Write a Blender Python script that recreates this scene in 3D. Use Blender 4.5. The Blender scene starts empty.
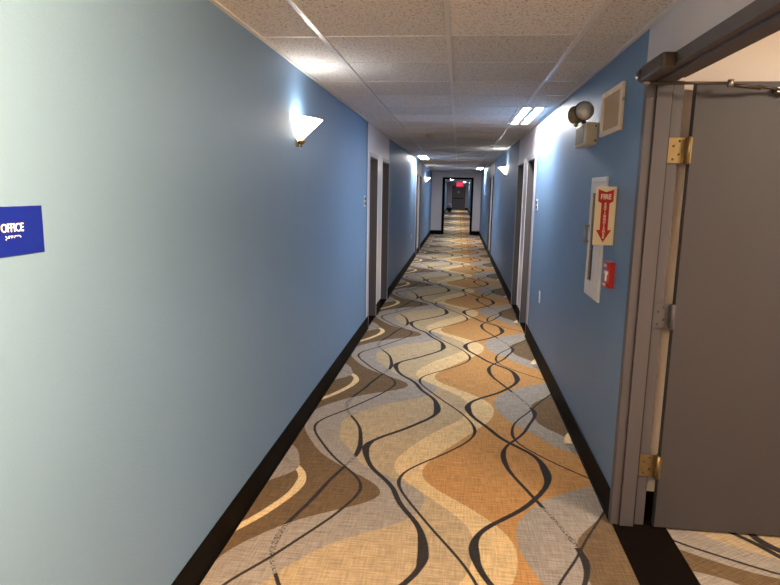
import bpy, bmesh, math, random
from math import pi, sin, cos, radians
from mathutils import Vector, Matrix
random.seed(4)
S = bpy.context.scene
COL = S.collection
H = 2.44          # ceiling height
XL, XR = -1.052, 0.848   # faces of the two corridor walls
YB, YE, YF = -4.0, 23.95, 57.0   # back wall, end wall with opening, far end

# ------------------------------------------------------------------ materials
def nmat(name):
    m = bpy.data.materials.new(name); m.use_nodes = True
    nt = m.node_tree
    return m, nt, nt.nodes['Principled BSDF']

def setin(b, **kw):
    for k, v in kw.items():
        b.inputs[k.replace('_', ' ')].default_value = v

def srgb(r, g, b):
    f = lambda c: (c/255/12.92) if c/255 <= .04045 else ((c/255+.055)/1.055)**2.4
    return (f(r), f(g), f(b), 1)

def mat(name, col, rough=.5, metal=0, spec=.5, bump=None, var=0, vscale=8, emit=None, es=0):
    """painted / metal / plastic surface with slight procedural variation"""
    m, nt, b = nmat(name)
    setin(b, Base_Color=col, Roughness=rough, Metallic=metal)
    b.inputs['Specular IOR Level'].default_value = spec
    L = nt.links
    tc = nt.nodes.new('ShaderNodeTexCoord')
    if var:
        n = nt.nodes.new('ShaderNodeTexNoise'); n.inputs['Scale'].default_value = vscale; n.inputs['Detail'].default_value = 4
        L.new(tc.outputs['Object'], n.inputs['Vector'])
        mr = nt.nodes.new('ShaderNodeMapRange'); mr.inputs['To Min'].default_value = 1-var; mr.inputs['To Max'].default_value = 1+var
        L.new(n.outputs['Fac'], mr.inputs['Value'])
        vm = nt.nodes.new('ShaderNodeVectorMath'); vm.operation = 'SCALE'; vm.inputs[0].default_value = col[:3]
        L.new(mr.outputs['Result'], vm.inputs['Scale']); L.new(vm.outputs['Vector'], b.inputs['Base Color'])
    if bump:
        n2 = nt.nodes.new('ShaderNodeTexNoise'); n2.inputs['Scale'].default_value = bump[0]; n2.inputs['Detail'].default_value = 2
        L.new(tc.outputs['Object'], n2.inputs['Vector'])
        bp = nt.nodes.new('ShaderNodeBump'); bp.inputs['Strength'].default_value = bump[1]; bp.inputs['Distance'].default_value = bump[2]
        L.new(n2.outputs['Fac'], bp.inputs['Height']); L.new(bp.outputs['Normal'], b.inputs['Normal'])
    if emit:
        setin(b, Emission_Color=emit, Emission_Strength=es)
    return m

M = {}
M['blue'] = mat('blue_wall_paint', (.135, .238, .395, 1), .50, spec=.4, bump=(140, .22, .004), var=.03, vscale=2)
M['lav'] = mat('pale_grey_wall_paint', (.58, .555, .60, 1), .45, spec=.4, bump=(140, .2, .004), var=.03, vscale=2)
M['greywall'] = mat('grey_end_wall_paint', (.56, .54, .585, 1), .5, bump=(140, .2, .004), var=.03, vscale=2)
M['beige'] = mat('beige_room_paint', (.78, .70, .62, 1), .6, bump=(140, .2, .004), var=.03, vscale=2)
M['frame'] = mat('mauve_grey_frame_paint', (.096, .085, .092, 1), .5, spec=.4, var=.04, vscale=5)
M['leaf'] = mat('mauve_grey_door_paint', (.061, .054, .057, 1), .52, spec=.35, bump=(60, .06, .003), var=.07, vscale=3)
M['jamb'] = mat('dark_grey_jamb_paint', (.080, .072, .078, 1), .5, var=.04, vscale=5)
M['white'] = mat('white_trim_paint', (.88, .86, .90, 1), .22, var=.03)  # between paired doors this white paints in light caught on the frame
M['base'] = mat('black_vinyl_base', (.0035, .0026, .0022, 1), .6, spec=.06, bump=(30, .1, .003), var=.2)
M['thresh'] = mat('dark_brown_carpet_strip', (.007, .0042, .0034, 1), .95, spec=.05, bump=(300, .5, .004), var=.3, vscale=90)
M['brass'] = mat('aged_brass', (.27, .19, .085, 1), .5, .85, var=.15, vscale=40)
M['steel'] = mat('dull_steel', (.40, .37, .34, 1), .38, 1, var=.1, vscale=30)
M['bronze'] = mat('bronze_painted_metal', (.060, .040, .026, 1), .4, .3, var=.1, vscale=20)
M['black'] = mat('black_plastic', (.012, .012, .014, 1), .45, var=.1)
M['cream'] = mat('cream_plastic', (.56, .47, .32, 1), .45, var=.04)
M['creamg'] = mat('ribbed_cream_plastic', (.36, .31, .22, 1), .5, var=.05)
M['offwhite'] = mat('off_white_enamel', (.70, .68, .66, 1), .4, var=.03)
M['beigemetal'] = mat('beige_grille_frame', (.82, .66, .48, 1), .5, var=.04)
M['darkglass'] = mat('dark_window_glass', (.02, .02, .022, 1), .12, spec=.6, var=.1)
M['signblue'] = mat('royal_blue_sign_plastic', (.004, .013, .22, 1), .35, var=.04)
M['signwhite'] = mat('white_sign_lettering', (.86, .84, .80, 1), .5, var=.02)
M['signcream'] = mat('cream_sign_plastic', (.86, .72, .46, 1), .45, var=.03)
M['red'] = mat('red_sign_ink', (.50, .018, .020, 1), .45, var=.05)
M['redplastic'] = mat('red_painted_metal', (.46, .022, .020, 1), .35, var=.05)
M['tbar'] = mat('white_ceiling_grid_paint', (.66, .65, .65, 1), .35, var=.02)
M['plaq'] = mat('dark_navy_plaque', (.012, .016, .035, 1), .35, var=.1)
M['liner'] = mat('white_bin_liner', (.75, .75, .78, 1), .5, bump=(30, .4, .01), var=.05)
M['lens'] = mat('clear_reflector_lens', (.62, .57, .52, 1), .14, .25, spec=.8, bump=(60, .3, .003), var=.1)
M['tube'] = mat('lit_fluorescent_tube', (.9, .9, .9, 1), .5, emit=(1, .975, .96, 1), es=56, var=.02)
M['olive'] = mat('olive_beige_plastic', (.22, .18, .10, 1), .45, var=.05)
M['farleaf'] = mat('brown_grey_door_paint', (.16, .14, .125, 1), .45, var=.05)
M['casing'] = mat('light_grey_casing_paint', (.36, .34, .38, 1), .4, var=.03)
M['tray'] = mat('white_fixture_enamel', (.80, .80, .80, 1), .4, var=.02)
M['exit'] = mat('lit_red_exit_letters', (.5, .02, .03, 1), .5, emit=(1, .04, .09, 1), es=.7, var=.02)
M['exitface'] = mat('red_glowing_exit_panel', (.4, .05, .06, 1), .5, emit=(1, .08, .16, 1), es=.16, var=.02)

def shade_mat():
    m, nt, b = nmat('lit_frosted_glass')
    setin(b, Base_Color=(.85, .83, .78, 1), Roughness=.35)
    L = nt.links; tc = nt.nodes.new('ShaderNodeTexCoord')
    n = nt.nodes.new('ShaderNodeTexNoise'); n.inputs['Scale'].default_value = 14; n.inputs['Detail'].default_value = 3
    L.new(tc.outputs['Object'], n.inputs['Vector'])
    mr = nt.nodes.new('ShaderNodeMapRange'); mr.inputs['To Min'].default_value = 1.6; mr.inputs['To Max'].default_value = 2.6
    L.new(n.outputs['Fac'], mr.inputs['Value'])
    L.new(mr.outputs['Result'], b.inputs['Emission Strength']); setin(b, Emission_Color=(1, .93, .80, 1))
    return m
M['shade'] = shade_mat()

def ceiling_mat():
    """fissured mineral tiles: pits and brown flecks"""
    m, nt, b = nmat('fissured_ceiling_tile')
    setin(b, Roughness=.85); b.inputs['Specular IOR Level'].default_value = .25
    L = nt.links; N = nt.nodes.new
    tc = N('ShaderNodeTexCoord')
    w = N('ShaderNodeTexNoise'); w.inputs['Scale'].default_value = 80; w.inputs['Detail'].default_value = 5; w.inputs['Roughness'].default_value = .65
    L.new(tc.outputs['Object'], w.inputs['Vector'])
    r = N('ShaderNodeValToRGB'); r.color_ramp.elements[0].position = .36; r.color_ramp.elements[0].color = (.30, .24, .20, 1)
    r.color_ramp.elements[1].position = .47; r.color_ramp.elements[1].color = (.74, .715, .70, 1)
    L.new(w.outputs['Fac'], r.inputs['Fac'])
    # each tile a slightly different tone
    sx = N('ShaderNodeSeparateXYZ'); L.new(tc.outputs['Object'], sx.inputs[0])
    def cell(out, off):
        a = N('ShaderNodeMath'); a.operation = 'SUBTRACT'; L.new(out, a.inputs[0]); a.inputs[1].default_value = off
        d = N('ShaderNodeMath'); d.operation = 'DIVIDE'; L.new(a.outputs[0], d.inputs[0]); d.inputs[1].default_value = TILE
        f = N('ShaderNodeMath'); f.operation = 'FLOOR'; L.new(d.outputs[0], f.inputs[0]); return f.outputs[0]
    cx = N('ShaderNodeCombineXYZ'); L.new(cell(sx.outputs[0], GX), cx.inputs[0]); L.new(cell(sx.outputs[1], GY), cx.inputs[1])
    wn = N('ShaderNodeTexWhiteNoise'); wn.noise_dimensions = '2D'; L.new(cx.outputs[0], wn.inputs['Vector'])
    mr = N('ShaderNodeMapRange'); mr.inputs['To Min'].default_value = .90; mr.inputs['To Max'].default_value = 1.06
    L.new(wn.outputs['Value'], mr.inputs['Value'])
    vm = N('ShaderNodeVectorMath'); vm.operation = 'SCALE'; L.new(r.outputs['Color'], vm.inputs[0]); L.new(mr.outputs['Result'], vm.inputs['Scale'])
    L.new(vm.outputs['Vector'], b.inputs['Base Color'])
    bp = N('ShaderNodeBump'); bp.inputs['Strength'].default_value = .5; bp.inputs['Distance'].default_value = .004
    L.new(w.outputs['Fac'], bp.inputs['Height']); L.new(bp.outputs['Normal'], b.inputs['Normal'])
    return m
TILE, GX, GY = .641, -.078, .010
M['tile'] = ceiling_mat()

# ------------------------------------------------------------------ carpet
PER = 1.927
CARPET = {
    'G1': [-0.954,-0.995,-1.026,-1.043,-1.049,-1.049,-1.042,-1.018,-0.974,-0.915,-0.848,-0.765,-0.659,-0.538,-0.433,-0.381,-0.394,-0.459,-0.551,-0.647,-0.735,-0.809,-0.865,-0.912],
    'G2': [-0.735,-0.758,-0.770,-0.783,-0.787,-0.766,-0.720,-0.664,-0.605,-0.528,-0.424,-0.308,-0.215,-0.160,-0.133,-0.128,-0.160,-0.246,-0.368,-0.480,-0.553,-0.598,-0.642,-0.693],
    'H1': [-0.229,-0.189,-0.144,-0.095,-0.040,0.016,0.064,0.098,0.118,0.129,0.133,0.124,0.094,0.044,-0.020,-0.088,-0.158,-0.225,-0.284,-0.322,-0.335,-0.324,-0.299,-0.266],
    'H2': [0.013,0.060,0.105,0.149,0.195,0.241,0.280,0.308,0.326,0.333,0.328,0.303,0.259,0.199,0.127,0.047,-0.034,-0.103,-0.146,-0.158,-0.145,-0.116,-0.078,-0.034],
    'J1': [0.814,0.724,0.659,0.615,0.565,0.505,0.451,0.413,0.385,0.362,0.348,0.345,0.353,0.377,0.418,0.471,0.541,0.641,0.763,0.872,0.937,0.959,0.948,0.899],
    'K': [0.920,0.870,0.841,0.812,0.763,0.703,0.655,0.633,0.630,0.628,0.625,0.637,0.677,0.735,0.790,0.833,0.871,0.899,0.910,0.914,0.935,0.975,0.998,0.976],
    'M': [-1.168,-1.232,-1.281,-1.322,-1.353,-1.374,-1.380,-1.359,-1.316,-1.282,-1.266,-1.234,-1.159,-1.083,-1.058,-1.063,-1.033,-0.965,-0.917,-0.917,-0.941,-0.967,-1.014,-1.088],
    'A': [-0.522,-0.467,-0.396,-0.327,-0.267,-0.209,-0.156,-0.119,-0.105,-0.107,-0.116,-0.133,-0.166,-0.211,-0.253,-0.283,-0.310,-0.352,-0.407,-0.460,-0.497,-0.522,-0.540,-0.546],
    'B': [0.495,0.429,0.368,0.323,0.287,0.248,0.206,0.169,0.145,0.134,0.136,0.161,0.215,0.290,0.367,0.431,0.483,0.528,0.564,0.585,0.590,0.585,0.574,0.546],
    'C': [0.063,0.113,0.150,0.171,0.174,0.162,0.139,0.109,0.072,0.029,-0.017,-0.063,-0.107,-0.150,-0.192,-0.232,-0.266,-0.285,-0.280,-0.249,-0.194,-0.128,-0.059,0.005],
    'D': [0.361,0.393,0.440,0.487,0.524,0.552,0.579,0.609,0.633,0.642,0.633,0.615,0.592,0.567,0.539,0.510,0.481,0.453,0.424,0.395,0.371,0.355,0.347,0.348],
    'E': [0.533,0.482,0.449,0.436,0.439,0.451,0.473,0.508,0.551,0.595,0.634,0.671,0.711,0.754,0.796,0.838,0.879,0.910,0.914,0.879,0.812,0.734,0.659,0.593],
    'F': [-0.888,-0.927,-0.955,-0.963,-0.944,-0.903,-0.851,-0.800,-0.755,-0.711,-0.667,-0.624,-0.585,-0.551,-0.521,-0.500,-0.497,-0.522,-0.571,-0.633,-0.695,-0.750,-0.799,-0.844],
    'G': [-0.600,-0.613,-0.628,-0.649,-0.681,-0.721,-0.762,-0.795,-0.813,-0.818,-0.811,-0.795,-0.774,-0.752,-0.732,-0.716,-0.699,-0.680,-0.658,-0.635,-0.613,-0.595,-0.588,-0.590],
    'N': [-1.261,-1.312,-1.344,-1.345,-1.316,-1.266,-1.209,-1.159,-1.118,-1.075,-1.026,-0.979,-0.940,-0.906,-0.876,-0.856,-0.849,-0.859,-0.897,-0.967,-1.053,-1.126,-1.173,-1.213],
    'Q': [0.834,0.811,0.803,0.810,0.837,0.889,0.960,1.032,1.080,1.098,1.100,1.101,1.105,1.103,1.093,1.079,1.067,1.052,1.026,0.991,0.955,0.925,0.897,0.866],
}
def carpet_mat():
    """wave-patterned carpet: every border and line is a curve x = f(y) repeating along the corridor"""
    m, nt, b = nmat('wave_patterned_carpet')
    setin(b, Roughness=.95); b.inputs['Specular IOR Level'].default_value = .12
    L = nt.links; N = nt.nodes.new
    def math_(op, a, c=None, clamp=False):
        n = N('ShaderNodeMath'); n.operation = op; n.use_clamp = clamp
        for i, v in enumerate((a, c)):
            if v is None: continue
            if isinstance(v, (int, float)): n.inputs[i].default_value = v
            else: L.new(v, n.inputs[i])
        return n.outputs[0]
    tc = N('ShaderNodeTexCoord'); sp = N('ShaderNodeSeparateXYZ'); L.new(tc.outputs['Object'], sp.inputs[0])
    fz = N('ShaderNodeTexNoise'); fz.inputs['Scale'].default_value = 260; fz.inputs['Detail'].default_value = 1
    L.new(tc.outputs['Object'], fz.inputs['Vector'])
    fray = math_('MULTIPLY', math_('SUBTRACT', fz.outputs['Fac'], .5), .010)
    x = math_('ADD', sp.outputs[0], fray); y = sp.outputs[1]
    v = math_('FRACT', math_('DIVIDE', y, PER))
    LO, SPAN = -1.5, 3.0
    def fcurve(vals, lo=LO, span=SPAN):
        n = N('ShaderNodeFloatCurve'); mp = n.mapping; mp.use_clip = False; cv = mp.curves[0]
        k = len(vals); pts = [(i/k, (vals[i % k]-lo)/span) for i in range(k+1)]
        cv.points[0].location = pts[0]; cv.points[1].location = pts[-1]
        for p in pts[1:-1]: cv.points.new(*p)
        for p in cv.points: p.handle_type = 'AUTO'
        mp.update()
        L.new(v, n.inputs['Value'])
        return math_('ADD', math_('MULTIPLY', n.outputs[0], span), lo)
    C = {k: fcurve(a) for k, a in CARPET.items()}
    def less(edge, soft=.004):      # 1 where x < edge
        return math_('ADD', math_('DIVIDE', math_('SUBTRACT', edge, x), soft), .5, True)
    def line(k, w1, w0):
        a = CARPET[k]; n = len(a); hw = []
        for i in range(n):
            d = (a[(i+1) % n]-a[i-1])/(2*PER/n)
            w = w0+(w1-w0)*math.exp(-(d/.22)**2)
            hw.append(w/2*math.sqrt(1+d*d))
        h = fcurve(hw, 0, .1)
        return math_('ADD', math_('DIVIDE', math_('SUBTRACT', h, math_('ABSOLUTE', math_('SUBTRACT', x, C[k]))), .004), .5, True)
    def window(a, c):
        return math_('MULTIPLY', math_('GREATER_THAN', v, a), math_('LESS_THAN', v, c))
    def inv(s): return math_('SUBTRACT', 1, s)
    def mix(f, a, c):
        n = N('ShaderNodeMix'); n.data_type = 'RGBA'; L.new(f, n.inputs['Factor'])
        for i, q in ((6, a), (7, c)):
            if isinstance(q, tuple): n.inputs[i].default_value = q
            else: L.new(q, n.inputs[i])
        return n.outputs[2]
    BROWN, GREY, TAN = (.160, .106, .058, 1), (.335, .292, .252, 1), (.46, .350, .215, 1)
    CREAM, ORANGE, COAL, STRIPE = (.67, .485, .255, 1), (.50, .262, .096, 1), (.034, .029, .029, 1), (.76, .58, .325, 1)
    g1, g2, h1, h2, j1, kk, mm = (less(C[k]) for k in ('G1', 'G2', 'H1', 'H2', 'J1', 'K', 'M'))
    col = mix(kk, BROWN, GREY)                 # x < K : grey, else brown
    col = mix(j1, col, ORANGE)
    # cream lobe, tan field, grey band, brown at the left wall
    col = mix(h2, col, CREAM); col = mix(h1, col, TAN); col = mix(g2, col, GREY); col = mix(g1, col, BROWN); col = mix(mm, col, GREY)
    # sketchy broken strokes where a line crosses the grey
    sk = N('ShaderNodeTexNoise'); sk.inputs['Scale'].default_value = 95; sk.inputs['Detail'].default_value = 2
    L.new(tc.outputs['Object'], sk.inputs['Vector'])
    rough = math_('MULTIPLY', math_('GREATER_THAN', sk.outputs['Fac'], .52), .75)
    def stroke(mask, sketch):                   # sketch = 0..1 where the stroke breaks up
        keep = math_('ADD', inv(sketch), math_('MULTIPLY', sketch, rough), True)
        return math_('MULTIPLY', mask, keep)
    def vw(Y0, Y1): return ((Y0/PER) % 1, (Y1/PER) % 1)
    col = mix(line('F', .020, .017), col, COAL)
    ingrey = math_('MULTIPLY', g2, inv(g1))
    col = mix(stroke(line('G', .036, .019), ingrey), col, COAL)
    col = mix(line('A', .055, .029), col, COAL)
    col = mix(line('C', .025, .0155), col, COAL)
    col = mix(line('E', .024, .013), col, COAL)
    a0, a1 = vw(2.76, 3.12)
    col = mix(stroke(line('D', .037, .021), window(a0, a1)), col, COAL)
    col = mix(line('B', .053, .030), col, COAL)
    ln = line('N', .056, .044)
    col = mix(math_('MULTIPLY', ln, inv(mm)), col, STRIPE)
    col = mix(math_('MULTIPLY', math_('MULTIPLY', ln, mm), math_('MULTIPLY', rough, .5)), col, COAL)
    lq = line('Q', .052, .044)
    q0, q1 = vw(4.02, 4.4); q2 = vw(3.6, 4.02)[0]
    col = mix(math_('MULTIPLY', lq, window(q0, q1)), col, STRIPE)
    col = mix(math_('MULTIPLY', math_('MULTIPLY', lq, math_('LESS_THAN', v, q0)), rough), col, COAL)
    # woven slub texture
    def slub(sxs, sys_, amp):
        mp = N('ShaderNodeMapping'); mp.inputs['Scale'].default_value = (sxs, sys_, 1); L.new(tc.outputs['Object'], mp.inputs[0])
        n = N('ShaderNodeTexNoise'); n.inputs['Scale'].default_value = 1; n.inputs['Detail'].default_value = 3; L.new(mp.outputs[0], n.inputs['Vector'])
        return math_('MULTIPLY', math_('SUBTRACT', n.outputs['Fac'], .5), amp)
    s = math_('ADD', math_('ADD', slub(9, 120, 1.25), slub(120, 9, .85)), math_('MULTIPLY', math_('SUBTRACT', fz.outputs['Fac'], .5), .9))
    sc = math_('ADD', 1, s)
    vm = N('ShaderNodeVectorMath'); vm.operation = 'SCALE'; L.new(col, vm.inputs[0]); L.new(sc, vm.inputs['Scale'])
    L.new(vm.outputs['Vector'], b.inputs['Base Color'])
    bp = N('ShaderNodeBump'); bp.inputs['Strength'].default_value = .35; bp.inputs['Distance'].default_value = .003
    L.new(fz.outputs['Fac'], bp.inputs['Height']); L.new(bp.outputs['Normal'], b.inputs['Normal'])
    return m
M['carpet'] = carpet_mat()

def mesh_mat():
    """fine woven grille: dark dots between tan threads"""
    m, nt, b = nmat('tan_perforated_grille')
    setin(b, Roughness=.6); L = nt.links; N = nt.nodes.new
    tc = N('ShaderNodeTexCoord')
    w = N('ShaderNodeTexVoronoi'); w.inputs['Scale'].default_value = 150; w.inputs['Randomness'].default_value = .1
    L.new(tc.outputs['Object'], w.inputs['Vector'])
    r = N('ShaderNodeValToRGB'); r.color_ramp.elements[0].position = .25; r.color_ramp.elements[0].color = (.40, .26, .135, 1)
    r.color_ramp.elements[1].position = .5; r.color_ramp.elements[1].color = (.66, .46, .27, 1)
    L.new(w.outputs['Distance'], r.inputs['Fac']); L.new(r.outputs['Color'], b.inputs['Base Color'])
    return m
M['grille'] = mesh_mat()

# ------------------------------------------------------------------ mesh helpers
class MB:
    """collects shapes into ONE mesh object"""
    def __init__(s): s.bm = bmesh.new(); s.mi = 0
    def _new(s, faces):
        for f in faces: f.material_index = s.mi
    def box(s, x0, x1, y0, y1, z0, z1, bev=0):
        r = bmesh.ops.create_cube(s.bm, size=1)
        vs = r['verts']
        for v in vs:
            v.co = Vector((x0+(v.co.x+.5)*(x1-x0), y0+(v.co.y+.5)*(y1-y0), z0+(v.co.z+.5)*(z1-z0)))
        fs = {f for v in vs for f in v.link_faces}
        if bev:
            es = list({e for v in vs for e in v.link_edges})
            rr = bmesh.ops.bevel(s.bm, geom=es, offset=bev, segments=2, affect='EDGES', profile=.6)
            fs = set(rr['faces']) | {f for f in fs if f.is_valid}
            fs |= {f for v in rr['verts'] for f in v.link_faces}
        s._new(fs); return s
    def lathe(s, prof, mtx=Matrix(), seg=20, a0=0, a1=2*pi):
        """prof: (r, z) pairs turned about local z"""
        full = abs(a1-a0-2*pi) < 1e-6
        n = seg if full else seg+1
        rings = []
        for r, z in prof:
            ring = []
            for i in range(n):
                a = a0+(a1-a0)*i/seg
                ring.append(s.bm.verts.new(mtx @ Vector((r*cos(a), r*sin(a), z))))
            rings.append(ring)
        fs = []
        for A, B in zip(rings, rings[1:]):
            for i in range(seg):
                j = (i+1) % n
                try: fs.append(s.bm.faces.new((A[i], A[j], B[j], B[i])))
                except ValueError: pass
        if full:
            for ring, k in ((rings[0], 0), (rings[-1], -1)):
                if prof[k][0] > 1e-4:
                    fs.append(s.bm.faces.new(ring if k else ring[::-1]))
        for f in fs: f.smooth = True
        s._new(fs); return s
    def cyl(s, p, q, r, seg=14, r2=None):
        p, q = Vector(p), Vector(q); d = q-p
        m = Matrix.Translation(p) @ d.to_track_quat('Z', 'Y').to_matrix().to_4x4()
        return s.lathe([(0, 0), (r, 0), (r if r2 is None else r2, d.length), (0, d.length)], m, seg)
    def ball(s, c, r, seg=12, sc=(1, 1, 1)):
        m = Matrix.Translation(Vector(c)) @ Matrix.Diagonal((*sc, 1))
        k = 8
        return s.lathe([(r*sin(pi*i/k)+1e-5, -r*cos(pi*i/k)) for i in range(k+1)], m, seg)
    def prism(s, pts, mtx, t):
        """flat polygon (x, y) extruded along local z by t"""
        A = [s.bm.verts.new(mtx @ Vector((x, y, 0))) for x, y in pts]
        B = [s.bm.verts.new(mtx @ Vector((x, y, t))) for x, y in pts]
        fs = [s.bm.faces.new(A[::-1]), s.bm.faces.new(B)]
        n = len(pts)
        for i in range(n): fs.append(s.bm.faces.new((A[i], A[(i+1) % n], B[(i+1) % n], B[i])))
        s._new(fs); return s
    def build(s, name, mats, parent=None, loc=(0, 0, 0)):
        bmesh.ops.remove_doubles(s.bm, verts=s.bm.verts, dist=1e-6)
        bmesh.ops.recalc_face_normals(s.bm, faces=s.bm.faces)
        me = bpy.data.meshes.new(name); s.bm.to_mesh(me); s.bm.free()
        for m in (mats if isinstance(mats, (list, tuple)) else [mats]): me.materials.append(m)
        o = bpy.data.objects.new(name, me); COL.objects.link(o)
        o.location = loc
        if parent: o.parent = parent
        return o

def text(name, body, size, ext, m, mtx, parent=None, align='CENTER', spacing=1, bold=0, xs=1):
    """raised lettering as a mesh"""
    cu = bpy.data.curves.new(name, 'FONT'); cu.body = body; cu.size = size; cu.extrude = ext; cu.offset = bold
    cu.align_x = align; cu.align_y = 'CENTER'; cu.space_character = spacing; cu.resolution_u = 3
    t = bpy.data.objects.new(name+'_curve', cu); COL.objects.link(t)
    dg = bpy.context.evaluated_depsgraph_get(); dg.update()
    me = bpy.data.meshes.new_from_object(t.evaluated_get(dg))
    bpy.data.objects.remove(t); bpy.data.curves.remove(cu)
    me.transform(Matrix.Diagonal((xs, 1, 1, 1))); me.transform(mtx)
    me.materials.clear(); me.materials.append(m); me.name = name
    o = bpy.data.objects.new(name, me); COL.objects.link(o)
    if parent: o.parent = parent
    return o

def tag(o, label=None, cat=None, group=None, kind=None):
    if label: o['label'] = label
    if cat: o['category'] = cat
    if group: o['group'] = group
    if kind: o['kind'] = kind
    return o
def thing(name, label, cat, loc, rz=0, group=None):
    o = bpy.data.objects.new(name, None); COL.objects.link(o)
    o.location = loc; o.rotation_euler.z = rz; o.empty_display_size = .1
    return tag(o, label, cat, group)
def copy_tree(o, parent=None):
    c = o.copy(); COL.objects.link(c)
    if parent: c.parent = parent
    for ch in list(o.children): copy_tree(ch, c)
    return c
def struct(name, mb, m, parent=None, loc=(0, 0, 0)):
    o = mb.build(name, m, parent, loc)
    if not parent: o['kind'] = 'structure'
    return o

# ------------------------------------------------------------------ setting: floors
fl = MB(); fl.box(XL-.16, .846, YB, YF+.2, -.06, 0); struct('floor', fl, M['carpet'])
# carpet of the side room, laid at another angle
ang = radians(32); rm = Matrix.Rotation(ang, 3, 'Z')
org = Vector((1.49, 2.70, 0)) - rm @ Vector((-.72, 3.6, 0))
mb = MB()
pts = [rm.inverted() @ (Vector(q)-org) for q in ((1.08, .2, 0), (4.2, .2, 0), (4.2, 3.1, 0), (1.08, 3.1, 0))]
mb.prism([(q.x, q.y) for q in pts], Matrix.Translation((0, 0, -.06)), .06)
o = struct('floor_side_room', mb, M['carpet'], None, org); o.rotation_euler.z = ang
mb = MB(); mb.box(.846, 1.08, 1.3, 4.2, -.06, 0); mb.box(.846, 1.11, 1.40, 3.06, 0, .005)
mb.box(.846, 1.08, YB, 1.3, -.06, 0); mb.box(.846, 1.08, 4.2, YF+.2, -.06, 0)
struct('floor_threshold', mb, M['thresh'])

# ------------------------------------------------------------------ setting: ceiling
mb = MB(); mb.box(XL-.2, XR+.16, YB, YF+.2, H, H+.06)
ceiling = struct('ceiling', mb, M['tile'])
mb = MB()
for k in (-1, 0, 1):
    x = GX+k*TILE; mb.box(x-.012, x+.012, YB, YE, H-.006, H+.002)
k = -6
while GY+k*TILE < YE:
    y = GY+k*TILE; k += 1
    mb.box(XL, XR, y-.0045, y+.0045, H-.0025, H+.002)
mb.box(XL, XL+.022, YB, YE, H-.008, H+.002); mb.box(XR-.022, XR, YB, YE, H-.008, H+.002)
tag(mb.build('ceiling_grid', M['tbar'], ceiling), 'white metal grid bars')

# ------------------------------------------------------------------ setting: walls and door bays
TH = .14
def wall_side(name, face, out, segs, bays, mats):
    """face = x of the corridor face, out = +1 / -1 direction away from the corridor"""
    mb = MB()
    def bx(y0, y1, z0, z1, mi):
        mb.mi = mi; a, b = face, face+out*TH
        mb.box(min(a, b), max(a, b), y0, y1, z0, z1)
    for y0, y1, mi in segs: bx(y0, y1, 0, H, mi)
    for Y0 in bays:
        for y0, y1, z0, z1, mi in ((0, .215, 0, H, 1), (.935, 1.40, 0, 2.11, 2), (2.205, 2.42, 0, H, 3),
                                   (.215, .935, 2.065, H, 1), (1.40, 2.205, 2.065, H, 1), (.935, 1.40, 2.11, H, 1)):  # middle strip is white for painted-in brightness
            bx(Y0+y0, Y0+y1, z0, z1, mi)
    return struct(name, mb, mats)
MATW = [M['blue'], M['lav'], M['white'], M['blue'], M['greywall'], M['beige']]
BL = (7.03, 15.07); BR = (6.97, 15.03)
wl = wall_side('wall_left', XL, -1, [(YB, BL[0], 0), (BL[0]+2.42, BL[1], 0), (BL[1]+2.42, YE, 0), (YE, YF, 0)], BL, MATW)
DY0, DY1, DZ = 1.40, 3.0, 2.19       # rough opening to the side room
mb_r = wall_side('wall_right', XR, 1, [(YB, DY0-.05, 1), (3.08, BR[0], 0), (BR[0]+2.42, BR[1], 0), (BR[1]+2.42, YE, 0), (YE, YF, 0)], BR, MATW)
mb = MB(); mb.box(XR, XR+TH, DY0-.05, 3.08, DZ+.04, H); mb.box(XR, XR+TH, 3.03, 3.08, 0, DZ+.04)
struct('wall_right_lintel', mb, M['lav'])

def baseboard(name, face, out, spans, h=.155):
    mb = MB(); t = .009
    for y0, y1 in spans:
        a, b = face, face-out*t
        mb.box(min(a, b), max(a, b), y0, y1, 0, h, .003)
        a, b = face, face-out*.016
        mb.box(min(a, b), max(a, b), y0, y1, 0, .012, .003)
    return struct(name, mb, M['base'])
def bay_spans(Y0): return [(Y0, Y0+.17), (Y0+.98, Y0+1.355), (Y0+2.25, Y0+2.42)]
sp = [(YB, BL[0])]+bay_spans(BL[0])+[(BL[0]+2.42, BL[1])]+bay_spans(BL[1])+[(BL[1]+2.42, YE), (YE+.15, YF)]
baseboard('baseboard_left', XL, -1, sp)
sp = [(YB, DY0-.06), (3.052, BR[0])]+bay_spans(BR[0])+[(BR[0]+2.42, BR[1])]+bay_spans(BR[1])+[(BR[1]+2.42, YE), (YE+.15, YF)]
baseboard('baseboard_right', XR, 1, sp)

# bright corner beads where the blue paint stops at each bay
for i, (f, o_, Y0) in enumerate([(XL, -1, q) for q in BL]+[(XR, 1, q) for q in BR]):
    mb = MB(); mb.box(min(f, f-o_*.006), max(f, f-o_*.006), Y0-.03, Y0, .16, H-.01)
    struct('trim_%d' % (i+1), mb, M['blue'])

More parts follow.
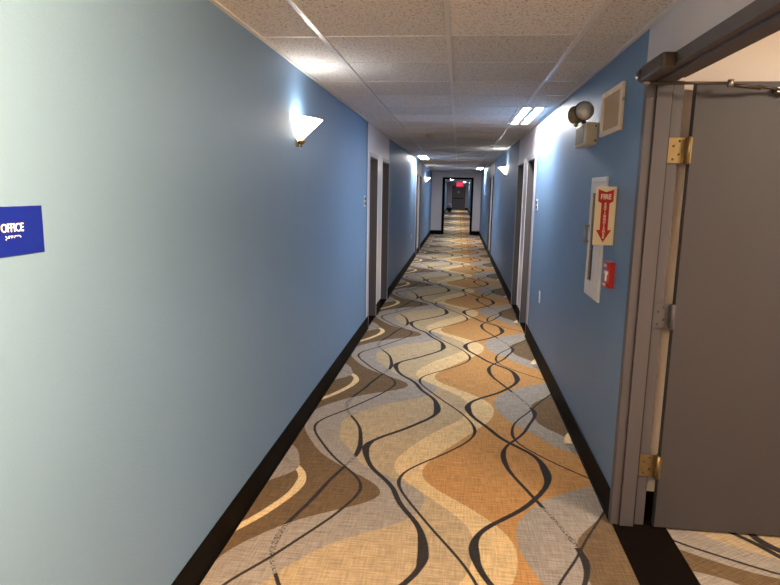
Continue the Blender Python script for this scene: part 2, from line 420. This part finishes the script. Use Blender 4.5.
nd = [0]
def room_door(face, out, y0, y1, strip):
    nd[0] += 1
    d = bpy.data.objects.new('door_%d' % nd[0], None); COL.objects.link(d); d.location = (face, (y0+y1)/2, 0); d['kind'] = 'structure'
    w = (y1-y0)/2; zt = 2.065
    X = lambda a, b: (min(out*a, out*b), max(out*a, out*b))
    mb = MB()                                   # casing on the wall face, jambs through the wall
    for s in (-1, 1):
        ya, yb = sorted((s*w, s*(w+.045)))
        mb.mi = 2 if s == strip else 0; mb.box(*X(-.006, 0), ya, yb, 0 if s != strip else .157, zt+.045, .002)
    mb.mi = 0; mb.box(*X(-.006, 0), -w, w, zt, zt+.045, .002)
    mb.mi = 1
    for s in (-1, 1):
        ya, yb = sorted((s*w, s*(w-.012)))
        mb.box(*X(0, TH), ya, yb, 0, zt)
        ya, yb = sorted((s*(w-.012), s*(w-.026)))
        mb.box(*X(.075, .10), ya, yb, 0, zt-.012)
    mb.box(*X(0, TH), -w+.012, w-.012, zt-.012, zt)
    mb.build('frame', [M['casing'], M['jamb'], M['white']], d)
    mb = MB(); mb.box(*X(.10, .138), -w+.014, w-.014, .008, zt-.014)
    lf = mb.build('leaf', M['jamb'], d)
    mb = MB(); hy = -w+.09
    mb.cyl((out*.101, hy, .98), (out*.093, hy, .98), .028); mb.cyl((out*.094, hy, .98), (out*.05, hy, .98), .010)
    mb.box(*X(.045, .062), hy-.012, hy+.11, .970, .990, .004)
    mb.build('handle', M['steel'], lf)
    mb = MB(); mb.box(*X(-.002, .14), -w, w, 0, .004); mb.build('sill_strip', M['thresh'], d)
for Y0 in BL:
    room_door(XL, -1, Y0+.215, Y0+.935, 1); room_door(XL, -1, Y0+1.40, Y0+2.205, -1)
for Y0 in BR:
    room_door(XR, 1, Y0+.215, Y0+.935, 1); room_door(XR, 1, Y0+1.40, Y0+2.205, -1)

# end wall with its cased opening, far end, back wall
OX0, OX1, OZ = -.55, .48, 2.13
mb = MB(); mb.box(XL, OX0, YE, YE+.15, 0, H); mb.box(OX1, XR, YE, YE+.15, 0, H); mb.box(OX0, OX1, YE, YE+.15, OZ, H)
struct('wall_end', mb, M['greywall'])
mb = MB()
for x0, x1 in ((OX0-.085, OX0+.012), (OX1-.012, OX1+.075)): mb.box(x0, x1, YE-.02, YE+.17, 0, OZ+.065, .004)
mb.box(OX0+.012, OX1-.012, YE-.02, YE+.17, OZ-.012, OZ+.065, .004)
struct('trim_5', mb, M['base'])
mb = MB()
mb.box(XL, OX0-.085, YE-.009, YE, 0, .155); mb.box(OX1+.075, XR, YE-.009, YE, 0, .155)
mb.box(XL, -.62, YF-.009, YF, 0, .155); mb.box(.62, XR, YF-.009, YF, 0, .155)
struct('baseboard_end', mb, M['base'])
mb = MB(); mb.box(XL, XR, YF, YF+.15, 0, H); struct('wall_far', mb, M['greywall'])
mb = MB(); mb.box(XL-.1, XR+.1, YB-.15, YB, 0, H); struct('wall_back', mb, M['lav'])
d = bpy.data.objects.new('door_%d' % (nd[0]+1), None); COL.objects.link(d); d.location = (-.0, YF, 0); d['kind'] = 'structure'
mb = MB(); mb.box(-.60, -.54, -.03, 0, 0, 2.15); mb.box(.54, .60, -.03, 0, 0, 2.15); mb.box(-.54, .54, -.03, 0, 2.09, 2.15); mb.build('frame', M['jamb'], d)
mb = MB(); mb.box(-.54, .54, -.02, 0, .01, 2.09); lf = mb.build('leaf', M['farleaf'], d)
mb = MB(); mb.box(-.46, .46, -.08, -.02, .98, 1.06, .01); mb.build('push_bar', M['black'], lf)
mb = MB(); mb.box(-.08, .06, -.026, -.02, 1.50, 1.68, .002); mb.build('notice', M['offwhite'], lf)

# ------------------------------------------------------------------ side room behind the open door
mb = MB(); mb.box(XR+TH, 4.2, 3.085, 3.2, 0, 2.7); struct('wall_side_room_north', mb, M['beige'])
mb = MB(); mb.box(4.2, 4.3, .2, 3.2, 0, 2.7); struct('wall_side_room_east', mb, M['beige'])
mb = MB(); mb.box(XR+TH, 4.3, .1, .2, 0, 2.7); struct('wall_side_room_south', mb, M['beige'])
mb = MB(); mb.box(XR+TH-.02, XR+TH, .2, DY0-.06, 0, 2.7); mb.box(XR+TH-.02, XR+TH, .2, 3.08, DZ+.05, 2.7); struct('wall_side_room_west', mb, M['beige'])
mb = MB(); mb.box(XR+TH-.02, 4.3, .1, 3.2, 2.7, 2.76); struct('ceiling_side_room', mb, M['beige'])
mb = MB(); mb.box(XR+TH+.02, 4.2, 3.076, 3.085, 0, .155); struct('baseboard_side_room', mb, M['base'])

# steel frame of the doorway: face, soffit, stop and rabbet
mb = MB()
for s, y in ((1, DY1), (-1, DY0)):
    def yb(a, b): return (y+s*min(a, b), y+s*max(a, b)) if s > 0 else (y-max(a, b), y-min(a, b))
    mb.box(XR-.012, XR+.03, *yb(0, .05), 0, DZ, .003)          # face
    mb.box(XR+.03, XR+.10, *yb(-.0, .03), 0, DZ)               # soffit
    mb.box(XR+.03, XR+.097, *yb(-.013, 0), 0, DZ-.013, .003)   # stop
    mb.box(XR+.10, XR+.155, *yb(.012, .045), 0, DZ, .003)      # rabbet and back return
mb.box(XR-.012, XR+.03, DY0-.05, DY1+.05, DZ, DZ+.05, .003)
mb.box(XR+.03, XR+.10, DY0, DY1, DZ, DZ+.04)
mb.box(XR+.03, XR+.097, DY0+.013, DY1-.013, DZ-.013, DZ, .003)
mb.box(XR+.10, XR+.155, DY0-.012, DY1+.012, DZ+.012, DZ+.05, .003)
dfr = struct('door_frame', mb, M['frame'])
mb = MB(); mb.box(XR+.0965, XR+.1015, DY1-.011, DY1, 0, DZ-.012); mb.box(XR+.0285, XR+.0305, DY1-.001, DY1+.01, 0, DZ)  # black strips paint the shade in the seams of the frame
mb.build('door_seal', M['black'], dfr)

# the open door leaf, swung ninety degrees into the side room
door = thing('swung_door', 'wide mauve-grey door standing open into the side room beside the fire extinguisher sign', 'door', (1.046, 2.985, 0))
mb = MB(); mb.box(0, 1.1, 0, .044, .012, DZ-.008, .002); mb.build('panel', M['leaf'], door)
for z0, mt, nm in ((1.822, 'brass', 'brass hinge'), (1.043, 'frame', 'hinge painted over in grey'), (.275, 'brass', 'brass hinge')):
    mb = MB(); zh = .115
    mb.box(-.092, -.016, .018, .0225, z0, z0+zh)                 # leaf on the jamb rabbet
    mb.box(-.016, .004, -.004, .001, z0, z0+zh)                 # leaf wrapped on the door edge
    mb.box(-.0065, -.0005, .001, .040, z0, z0+zh)
    mb.box(-.020, -.012, -.002, .022, z0, z0+zh)
    hg = tag(mb.build('hinge', M[mt], door), nm)
    mb = MB(); mb.cyl((-.012, -.007, z0-.004), (-.012, -.007, z0+zh+.004), .0085); mb.build('knuckle', M[mt], hg)
    mb = MB()
    for a, b in ((-.070, .018), (-.045, .040), (-.070, .078), (-.045, .100)): mb.cyl((-.0+a, .0183, z0+b), (a, .0172, z0+b), .0055, 10)
    mb.build('screw', M['bronze'], hg)

# surface closer over the doorway, its arm reaching in to the door
cl = thing('door_closer', 'brown overhead door closer with jointed arm above the open doorway', 'door closer', (XR-.012, 2.92, 2.205))
mb = MB(); mb.box(-.058, 0, -.30, .0, -.036, .030, .012)
mb.lathe([(0, -.0), (.029, 0), (.033, .03), (.031, .07), (.022, .088), (0, .092)], Matrix.Translation((-.033, -.02, -.002)) @ Matrix.Rotation(-pi/2, 4, 'X'), 18)
mb.build('body', M['bronze'], cl)
mb = MB(); mb.cyl((-.033, -.02, -.030), (-.033, -.02, -.052), .014); mb.cyl((-.033, -.02, -.040), (-.033, -.02, -.048), .018); mb.build('spindle', M['steel'], cl)
EL = Vector((1.153-(XR-.012), 2.895-2.92, 2.160-2.205)); SH = Vector((1.405-(XR-.012), 2.955-2.92, 2.140-2.205))
A = Vector((-.033, -.02, -.045))
mb = MB(); mb.cyl(A, EL, .0075, 10, .006); mb.build('main_arm', M['bronze'], cl)
mb = MB(); mb.cyl(EL+Vector((0, 0, -.016)), EL+Vector((0, 0, .014)), .013); mb.build('elbow', M['steel'], cl)
mb = MB(); mb.cyl(EL+Vector((0, 0, -.008)), EL.lerp(SH, .55)+Vector((0, 0, -.004)), .0085, 10); mb.cyl(EL.lerp(SH, .5), SH, .006, 10); mb.build('forearm', M['bronze'], cl)
mb = MB(); mb.box(SH.x-.035, SH.x+.05, SH.y-.006, .0645, SH.z-.012, SH.z+.014, .004); mb.cyl(SH+Vector((0, -.002, -.016)), SH+Vector((0, -.002, .018)), .010); mb.build('shoe', M['steel'], cl)

# ------------------------------------------------------------------ wall things.  Local frame: wall is x = 0, +x points into the corridor
FACE = Matrix(((0, 0, 1, 0), (1, 0, 0, 0), (0, 1, 0, 0), (0, 0, 0, 1)))     # text x -> +y, y -> +z, normal -> +x
def onface(x, y, z): return Matrix.Translation((x, y, z)) @ FACE

sg = thing('office_sign', 'royal blue plastic sign lettered OFFICE with braille on the pale wall', 'sign', (XL, 1.344, 1.505))
mb = MB(); mb.box(0, .004, -.104, .104, 0, .117, .0015); mb.build('panel', M['signblue'], sg)
tag(text('lettering', 'OFFICE', .0285, .0006, M['signwhite'], onface(.0045, -.005, .066), sg, bold=.0002, spacing=.92, xs=.88), 'white raised letters')
mb = MB()
br = {'o': (1, 3, 5), 'f': (1, 2, 4), 'i': (2, 4), 'c': (1, 4), 'e': (1, 5)}
for i, ch in enumerate('office'):
    for d_ in br[ch]:
        cx, cy = (d_-1)//3, (d_-1) % 3
        mb.ball((.004, -.028+i*.0090+cx*.0034, .047-cy*.0034), .0014, 8)
tag(mb.build('braille', M['signwhite'], sg), 'white braille dots')

def sconce(loc, rz, label):
    t = thing('wall_sconce', label, 'wall lamp', loc, rz, 'glass wall sconces along the corridor')
    mb = MB(); R0, R1, HH = .022, .150, .152
    mb.lathe([(R0-.006, 0), (R0, 0), (R1, HH), (R1-.006, HH), (R0-.005, .004)], Matrix.Translation((.004, 0, 0)) @ Matrix.Rotation(radians(6), 4, 'Y'), 28, -pi/2, pi/2)
    mb.build('glass_shade', M['shade'], t)
    mb = MB(); mb.box(0, .010, -.032, .032, -.035, .06, .004); mb.build('back_plate', M['brass'], t)
    mb = MB(); mb.lathe([(0, -.038), (.006, -.036), (.009, -.028), (.005, -.022), (.013, -.018), (.027, -.006), (.028, .006), (.02, .008), (0, .008)], Matrix.Translation((.030, 0, 0)), 16)
    mb.cyl((.008, .018, -.012), (.035, .012, -.012), .004); mb.build('finial', M['brass'], t)
    l = bpy.data.lights.new('sconce_lamp', 'POINT'); l.energy = SCONCE; l.color = (1, .95, .88); l.shadow_soft_size = .04
    lo = bpy.data.objects.new('sconce_lamp', l); COL.objects.link(lo); lo.parent = t; lo.location = (.095, 0, .125)
    return t
SCONCE = 1.7
s1 = sconce((XL, 3.95, 1.975), 0, 'lit fan-shaped glass sconce on the left wall, the large nearest one')
def more_sconce(loc, rz, label):
    c = copy_tree(s1); c.location = loc; c.rotation_euler.z = rz; c['label'] = label; return c
more_sconce((XR, 11.3, 1.975), pi, 'lit glass sconce on the right wall beyond the double doors')
more_sconce((XL, 19.3, 1.935), 0, 'small lit glass sconce on the left wall just before the end opening')
more_sconce((XL, 33.5, 1.975), 0, 'tiny lit sconce on the left wall seen through the end opening')
more_sconce((XR, 30.0, 1.975), pi, 'tiny lit sconce on the right wall seen through the end opening')

def fixture(x, y, label, L_=1.37, W=.25):
    t = thing('ceiling_light', label, 'ceiling light', (x, y, H), 0, 'two-tube fluorescent ceiling lights')
    mb = MB(); hl, hw = L_/2, W/2
    mb.box(-hw, hw, -hl, hl, -.012, .004)
    for s in (-1, 1):
        a, b = sorted((s*hl, s*(hl-.016))); mb.box(-hw, hw, a, b, -.014, -.012)
    mb.build('tray', M['tray'], t)
    for s in (-1, 1):
        mb = MB(); mb.box(s*.056-.029+.003, s*.056+.029+.003, -hl+.02, hl-.02, -.0128, -.004)
        mb.build('tube', M['tube'], t)
    return t
f1 = fixture(.640, 6.447, 'bright two-tube ceiling light at the right wall, the nearest and largest')
def more_fix(x, y, label):
    c = copy_tree(f1); c.location = (x, y, H); c['label'] = label; return c
more_fix(-.84, 14.4, 'two-tube ceiling light at the left wall near the second door pair')
more_fix(.665, 20.8, 'two-tube ceiling light at the right wall closest to the end opening')
for i, y in enumerate((28, 34, 42, 52)):
    more_fix((-.5, .45)[i % 2], y, ('first', 'second', 'third', 'fourth')[i]+' ceiling light beyond the end opening')

sd = thing('smoke_detector', 'round cream smoke detector on the ceiling tiles', 'smoke detector', (-.405, 8.62, H))
mb = MB(); mb.lathe([(0, 0), (.062, 0), (.062, -.012), (.055, -.03), (.03, -.045), (0, -.047)], Matrix(), 24); mb.build('housing', M['cream'], sd)
mb = MB(); mb.lathe([(.0565, -.020), (.059, -.020), (.0585, -.024), (.056, -.024)], Matrix(), 24); mb.cyl((.02, -.02, -.044), (.02, -.02, -.048), .004, 8); mb.build('vent_ring', M['creamg'], sd)

# emergency light, right wall (local +y runs towards the camera)
em = thing('emergency_light', 'cream battery emergency light with two round lamp heads high on the blue wall', 'emergency light', (XR+.0015, 4.04, 1.98), pi)
mb = MB(); mb.box(0, .068, -.36, 0, 0, .138, .006); mb.build('housing', M['cream'], em)
mb = MB()
for i in range(16): mb.box(.068, .071, -.345+i*.0165, -.335+i*.0165, .02, .125)
mb.build('louvre', M['creamg'], em)
mb = MB(); mb.cyl((.05, -.335, .012), (.074, -.335, .012), .006, 8); mb.build('test_button', M['white'], em)
for zz in (.025, .115):
    mb = MB(); mb.cyl((.012, -.002, zz), (.012, .004, zz), .006, 8); mb.build('screw', M['bronze'], em)
for (hx, hy, rz) in ((.074, -.075, -.30), (.086, -.27, -2.7)):
    m4 = Matrix.Translation((hx, hy, .212)) @ Matrix.Rotation(rz, 4, 'Z') @ Matrix.Rotation(-pi/2, 4, 'X')
    mb = MB(); mb.lathe([(0, -.055), (.02, -.054), (.045, -.035), (.056, -.01), (.060, .012), (.060, .022), (.0565, .022), (.055, .014)], m4, 24)
    mb.cyl((hx, hy-.0, .135), (hx, hy, .160), .014); hd = mb.build('lamp_head', M['bronze'] if rz > -1 else M['olive'], em)
    mb = MB(); mb.lathe([(0, .030), (.025, .027), (.0555, .016), (.0555, .010), (0, .010)], m4, 24); mb.build('lens', M['lens'], hd)

# return-air grille
gr = thing('air_grille', 'square tan return-air grille in a beige frame on the right wall', 'vent grille', (XR, 3.665, 2.012), pi)
W, HH = .235, .248
mb = MB()
for y0, y1, z0, z1 in ((-W, W, 0, .028), (-W, W, HH-.028, HH), (-W, -W+.04, .028, HH-.028), (W-.04, W, .028, HH-.028)): mb.box(0, .018, y0, y1, z0, z1, .004)
mb.build('frame', M['beigemetal'], gr)
mb = MB(); mb.box(0, .008, -W+.04, W-.04, .028, HH-.028); mb.build('mesh_panel', M['grille'], gr)
mb = MB(); mb.box(.004, .014, W-.002, W+.03, .15, .165, .003); mb.build('hinge_tab', M['steel'], gr)
mb = MB(); mb.box(.014, .019, -W+.10, -W+.13, HH-.020, HH-.008, .001); mb.build('latch', M['steel'], gr)

# fire-extinguisher cabinet with a slit window
cb = thing('extinguisher_cabinet', 'tall white fire extinguisher cabinet with a narrow dark window', 'cabinet', (XR, 3.845, 1.04), pi)
W, HH = .20, .735
mb = MB()
for y0, y1, z0, z1 in ((-W, W, 0, .03), (-W, W, HH-.03, HH), (-W, -W+.03, .03, HH-.03), (W-.03, W, .03, HH-.03)): mb.box(0, .012, y0, y1, z0, z1, .004)
mb.build('trim_frame', M['offwhite'], cb)
mb = MB()
y0, y1, z0, z1 = -.15, -.005, .10, .64
for a in ((-W+.032, y0, .032, HH-.032), (y1, W-.032, .032, HH-.032), (y0, y1, .032, z0), (y0, y1, z1, HH-.032)): mb.box(0, .016, *a)
dr = mb.build('door', M['offwhite'], cb)
mb = MB(); mb.box(.002, .006, y0, y1, z0, z1); mb.build('window', M['darkglass'], dr)
mb = MB()
for zz in (.335, .435): mb.cyl((.014, -.155, zz), (.045, -.155, zz), .006, 10)
mb.cyl((.043, -.155, .325), (.043, -.155, .445), .008, 10); mb.build('handle', M['steel'], dr)
mb = MB()
for i in range(9): mb.box(.016, .0175, .10, .125, .09+i*.016, .098+i*.016)
mb.build('embossed_text', M['tray'], dr)

# projecting FIRE EXTINGUISHER sign, its face turned to the camera end of the corridor
fs = thing('extinguisher_sign', 'cream projecting sign with a red down arrow reading FIRE EXTINGUISHER', 'sign', (XR, 3.43, 1.40))
SW, SH_ = .112, .315
mb = MB(); mb.box(-SW, 0, 0, .004, 0, SH_, .001); mb.box(-.005, 0, .0, .035, 0, SH_, .001); mb.build('panel', M['signcream'], fs)
FRONT = Matrix(((1, 0, 0, 0), (0, 0, -1, 0), (0, 1, 0, 0), (0, 0, 0, 1)))     # text x -> +x, y -> +z, normal -> -y
cx = -SW/2-.002
ar = [(-.040, .300), (0, .286), (.040, .300), (.040, .236), (.021, .226), (.021, .082), (.040, .082), (0, .016), (-.040, .082), (-.021, .082), (-.021, .226), (-.040, .236)]
mb = MB(); mb.prism(ar, Matrix.Translation((cx, -.0002, 0)) @ FRONT, .0010); am = tag(mb.build('arrow', M['red'], fs), 'red down arrow')
text('lettering', 'FIRE', .037, .0004, M['signcream'], Matrix.Translation((cx, -.0016, .2600)) @ FRONT, am, bold=.0014, spacing=1, xs=.82)
for i, ch in enumerate('EXTINGUISHER'):
    text('letter', ch, .0185, .0004, M['signcream'], Matrix.Translation((cx, -.0016, .2215-i*.0163)) @ FRONT, am, bold=.0009)

# fire alarm pull station
pl = thing('fire_alarm_pull', 'small red fire alarm pull box with a white handle below the sign', 'fire alarm', (XR+.0015, 3.41, 1.172), pi)
mb = MB(); mb.box(0, .030, -.055, .055, 0, .142, .005); mb.box(.030, .040, -.050, .050, .100, .138, .003); mb.box(.030, .040, -.050, .050, .004, .030, .003)
mb.build('housing', M['redplastic'], pl)
mb = MB(); mb.box(.028, .038, -.030, .030, .072, .090, .003); mb.box(.028, .038, -.009, .009, .034, .074, .003); mb.build('pull_handle', M['signwhite'], pl)
for q in ((-.030, .030, .112, .128), (-.025, .025, .010, .022)):
    mb = MB(); mb.box(.0395, .0412, *q); mb.build('marking', M['offwhite'], pl)

# wall plates
def plate(loc, rz, label):
    t = thing('wall_plate', label, 'wall plate', loc, rz, 'dark and white wall plates beside the doors')
    mb = MB(); mb.box(0, .006, -.055, .055, 0, .118, .002); mb.build('backing', M['offwhite'], t)
    for z in (.014, .066):
        mb = MB(); mb.box(.006, .012, -.040, .045, z, z+.036, .002); mb.build('insert', M['plaq'], t)
    return t
p1 = plate((XL, 6.86, 1.488), 0, 'small wall plate with two dark squares left of the first door pair')
c = copy_tree(p1); c.location = (XR, 6.78, 1.488); c.rotation_euler.z = pi; c['label'] = 'small wall plate with two dark squares right of the right-hand door pair'
def outlet(loc, rz, label):
    t = thing('power_outlet', label, 'power outlet', loc, rz, 'white power outlets low on the walls')
    mb = MB(); mb.box(0, .006, -.036, .036, 0, .118, .002); mb.build('cover', M['offwhite'], t)
    for z in (.034, .084):
        mb = MB(); mb.cyl((.005, 0, z), (.009, 0, z), .016, 14); so = mb.build('socket', M['white'], t)
        mb = MB(); mb.box(.0088, .0094, -.008, -.005, z-.004, z+.006); mb.box(.0088, .0094, .005, .008, z-.004, z+.006); mb.build('slot', M['black'], so)
    return t
o1 = outlet((XR, 6.16, .585), pi, 'white power outlet low on the right blue wall')
c = copy_tree(o1); c.location = (XL, 14.0, .57); c.rotation_euler.z = 0; c['label'] = 'white power outlet low on the left wall before the second door pair'

# far things beyond the opening
ex = thing('exit_sign', 'glowing red exit sign hanging from the ceiling far beyond the end opening', 'exit sign', (.06, 40, 1.94))
mb = MB(); mb.box(-.25, .25, 0, .06, 0, .31, .01); mb.build('housing', M['exitface'], ex)
mb = MB(); mb.cyl((0, .03, .31), (0, .03, H-1.94), .015, 8); mb.build('stem', M['offwhite'], ex)
text('lettering', 'EXIT', .26, .003, M['exit'], Matrix.Translation((0, -.004, .15)) @ FRONT, ex, bold=.004, xs=.72)
bn = thing('waste_bin', 'small black waste bin with a white liner at the far left of the corridor', 'waste bin', (-.70, 50, 0))
mb = MB(); mb.lathe([(0, 0), (.15, 0), (.19, .42), (.175, .42), (.14, .02), (0, .02)], Matrix(), 18); mb.build('bucket', M['black'], bn)
mb = MB(); mb.lathe([(.14, .30), (.176, .40), (.178, .47), (.205, .46), (.203, .36), (.200, .36)], Matrix(), 18); mb.ball((0, 0, .52), .2, 12, (1, 1, .8)); mb.build('liner', M['liner'], bn)
sp_ = thing('alarm_horn', 'small black alarm box high on the left wall beyond the end opening', 'alarm', (XL-.0015, 30, 2.05))
mb = MB(); mb.box(0, .09, -.09, .09, 0, .20, .01); mb.cyl((.09, 0, .1), (.12, 0, .1), .07, 14); mb.build('housing', M['black'], sp_)
mb = MB(); mb.box(.0, .012, -.12, .12, -.03, .23, .003); mb.build('back_plate', M['offwhite'], sp_)

# ------------------------------------------------------------------ lamps and an added wall fill outside the frame
def area(name, loc, rot, sx, sy, e, col):
    l = bpy.data.lights.new(name, 'AREA'); l.shape = 'RECTANGLE'; l.size = sx; l.size_y = sy; l.energy = e; l.color = col
    o = bpy.data.objects.new(name, l); COL.objects.link(o); o.location = loc; o.rotation_euler = rot
    return o
area('lobby_ceiling_lamp', (-.40, -.7, 2.40), (0, 0, 0), 1.0, 1.6, 17, (1, .76, .52))
area('lobby_wall_lamp', (.15, .20, 2.2), (0, radians(86), 0), .40, .40, 92, (1, .64, .33))  # added floating light, unseen, stands in for lobby light on the left wall
area('side_room_lamp', (2.2, 1.5, 2.66), (0, 0, 0), .8, .8, 34, (1, .82, .64))

w = bpy.data.worlds.new('world'); S.world = w; w.use_nodes = True
w.node_tree.nodes['Background'].inputs[0].default_value = (.5, .55, .65, 1); w.node_tree.nodes['Background'].inputs[1].default_value = .02

# ------------------------------------------------------------------ camera
cam = bpy.data.cameras.new('camera'); co = bpy.data.objects.new('camera', cam); COL.objects.link(co); S.camera = co
cam.sensor_fit = 'HORIZONTAL'; cam.sensor_width = 36; cam.lens = 608.44/780*36; cam.clip_start = .05; cam.clip_end = 200
R_ = Vector((0.9936718769292842, 0.11085261452161833, 0.018107977621894207)); U_ = Vector((-0.03618907374347753, 0.16334590847804856, 0.985904896592501)); F_ = Vector((-0.10633227140159603, 0.9803212800083463, -0.16632388890768174))
co.matrix_world = Matrix(((R_.x, U_.x, -F_.x, 0), (R_.y, U_.y, -F_.y, 0), (R_.z, U_.z, -F_.z, 1.6767), (0, 0, 0, 1)))

S.view_settings.view_transform = 'Standard'; S.view_settings.look = 'None'; S.view_settings.gamma = 1; S.view_settings.use_curve_mapping = False
S.view_settings.exposure = 1.36
S.cycles.use_denoising = True
S.cycles.max_bounces = 10; S.cycles.diffuse_bounces = 6; S.cycles.glossy_bounces = 4; S.cycles.sample_clamp_indirect = 6
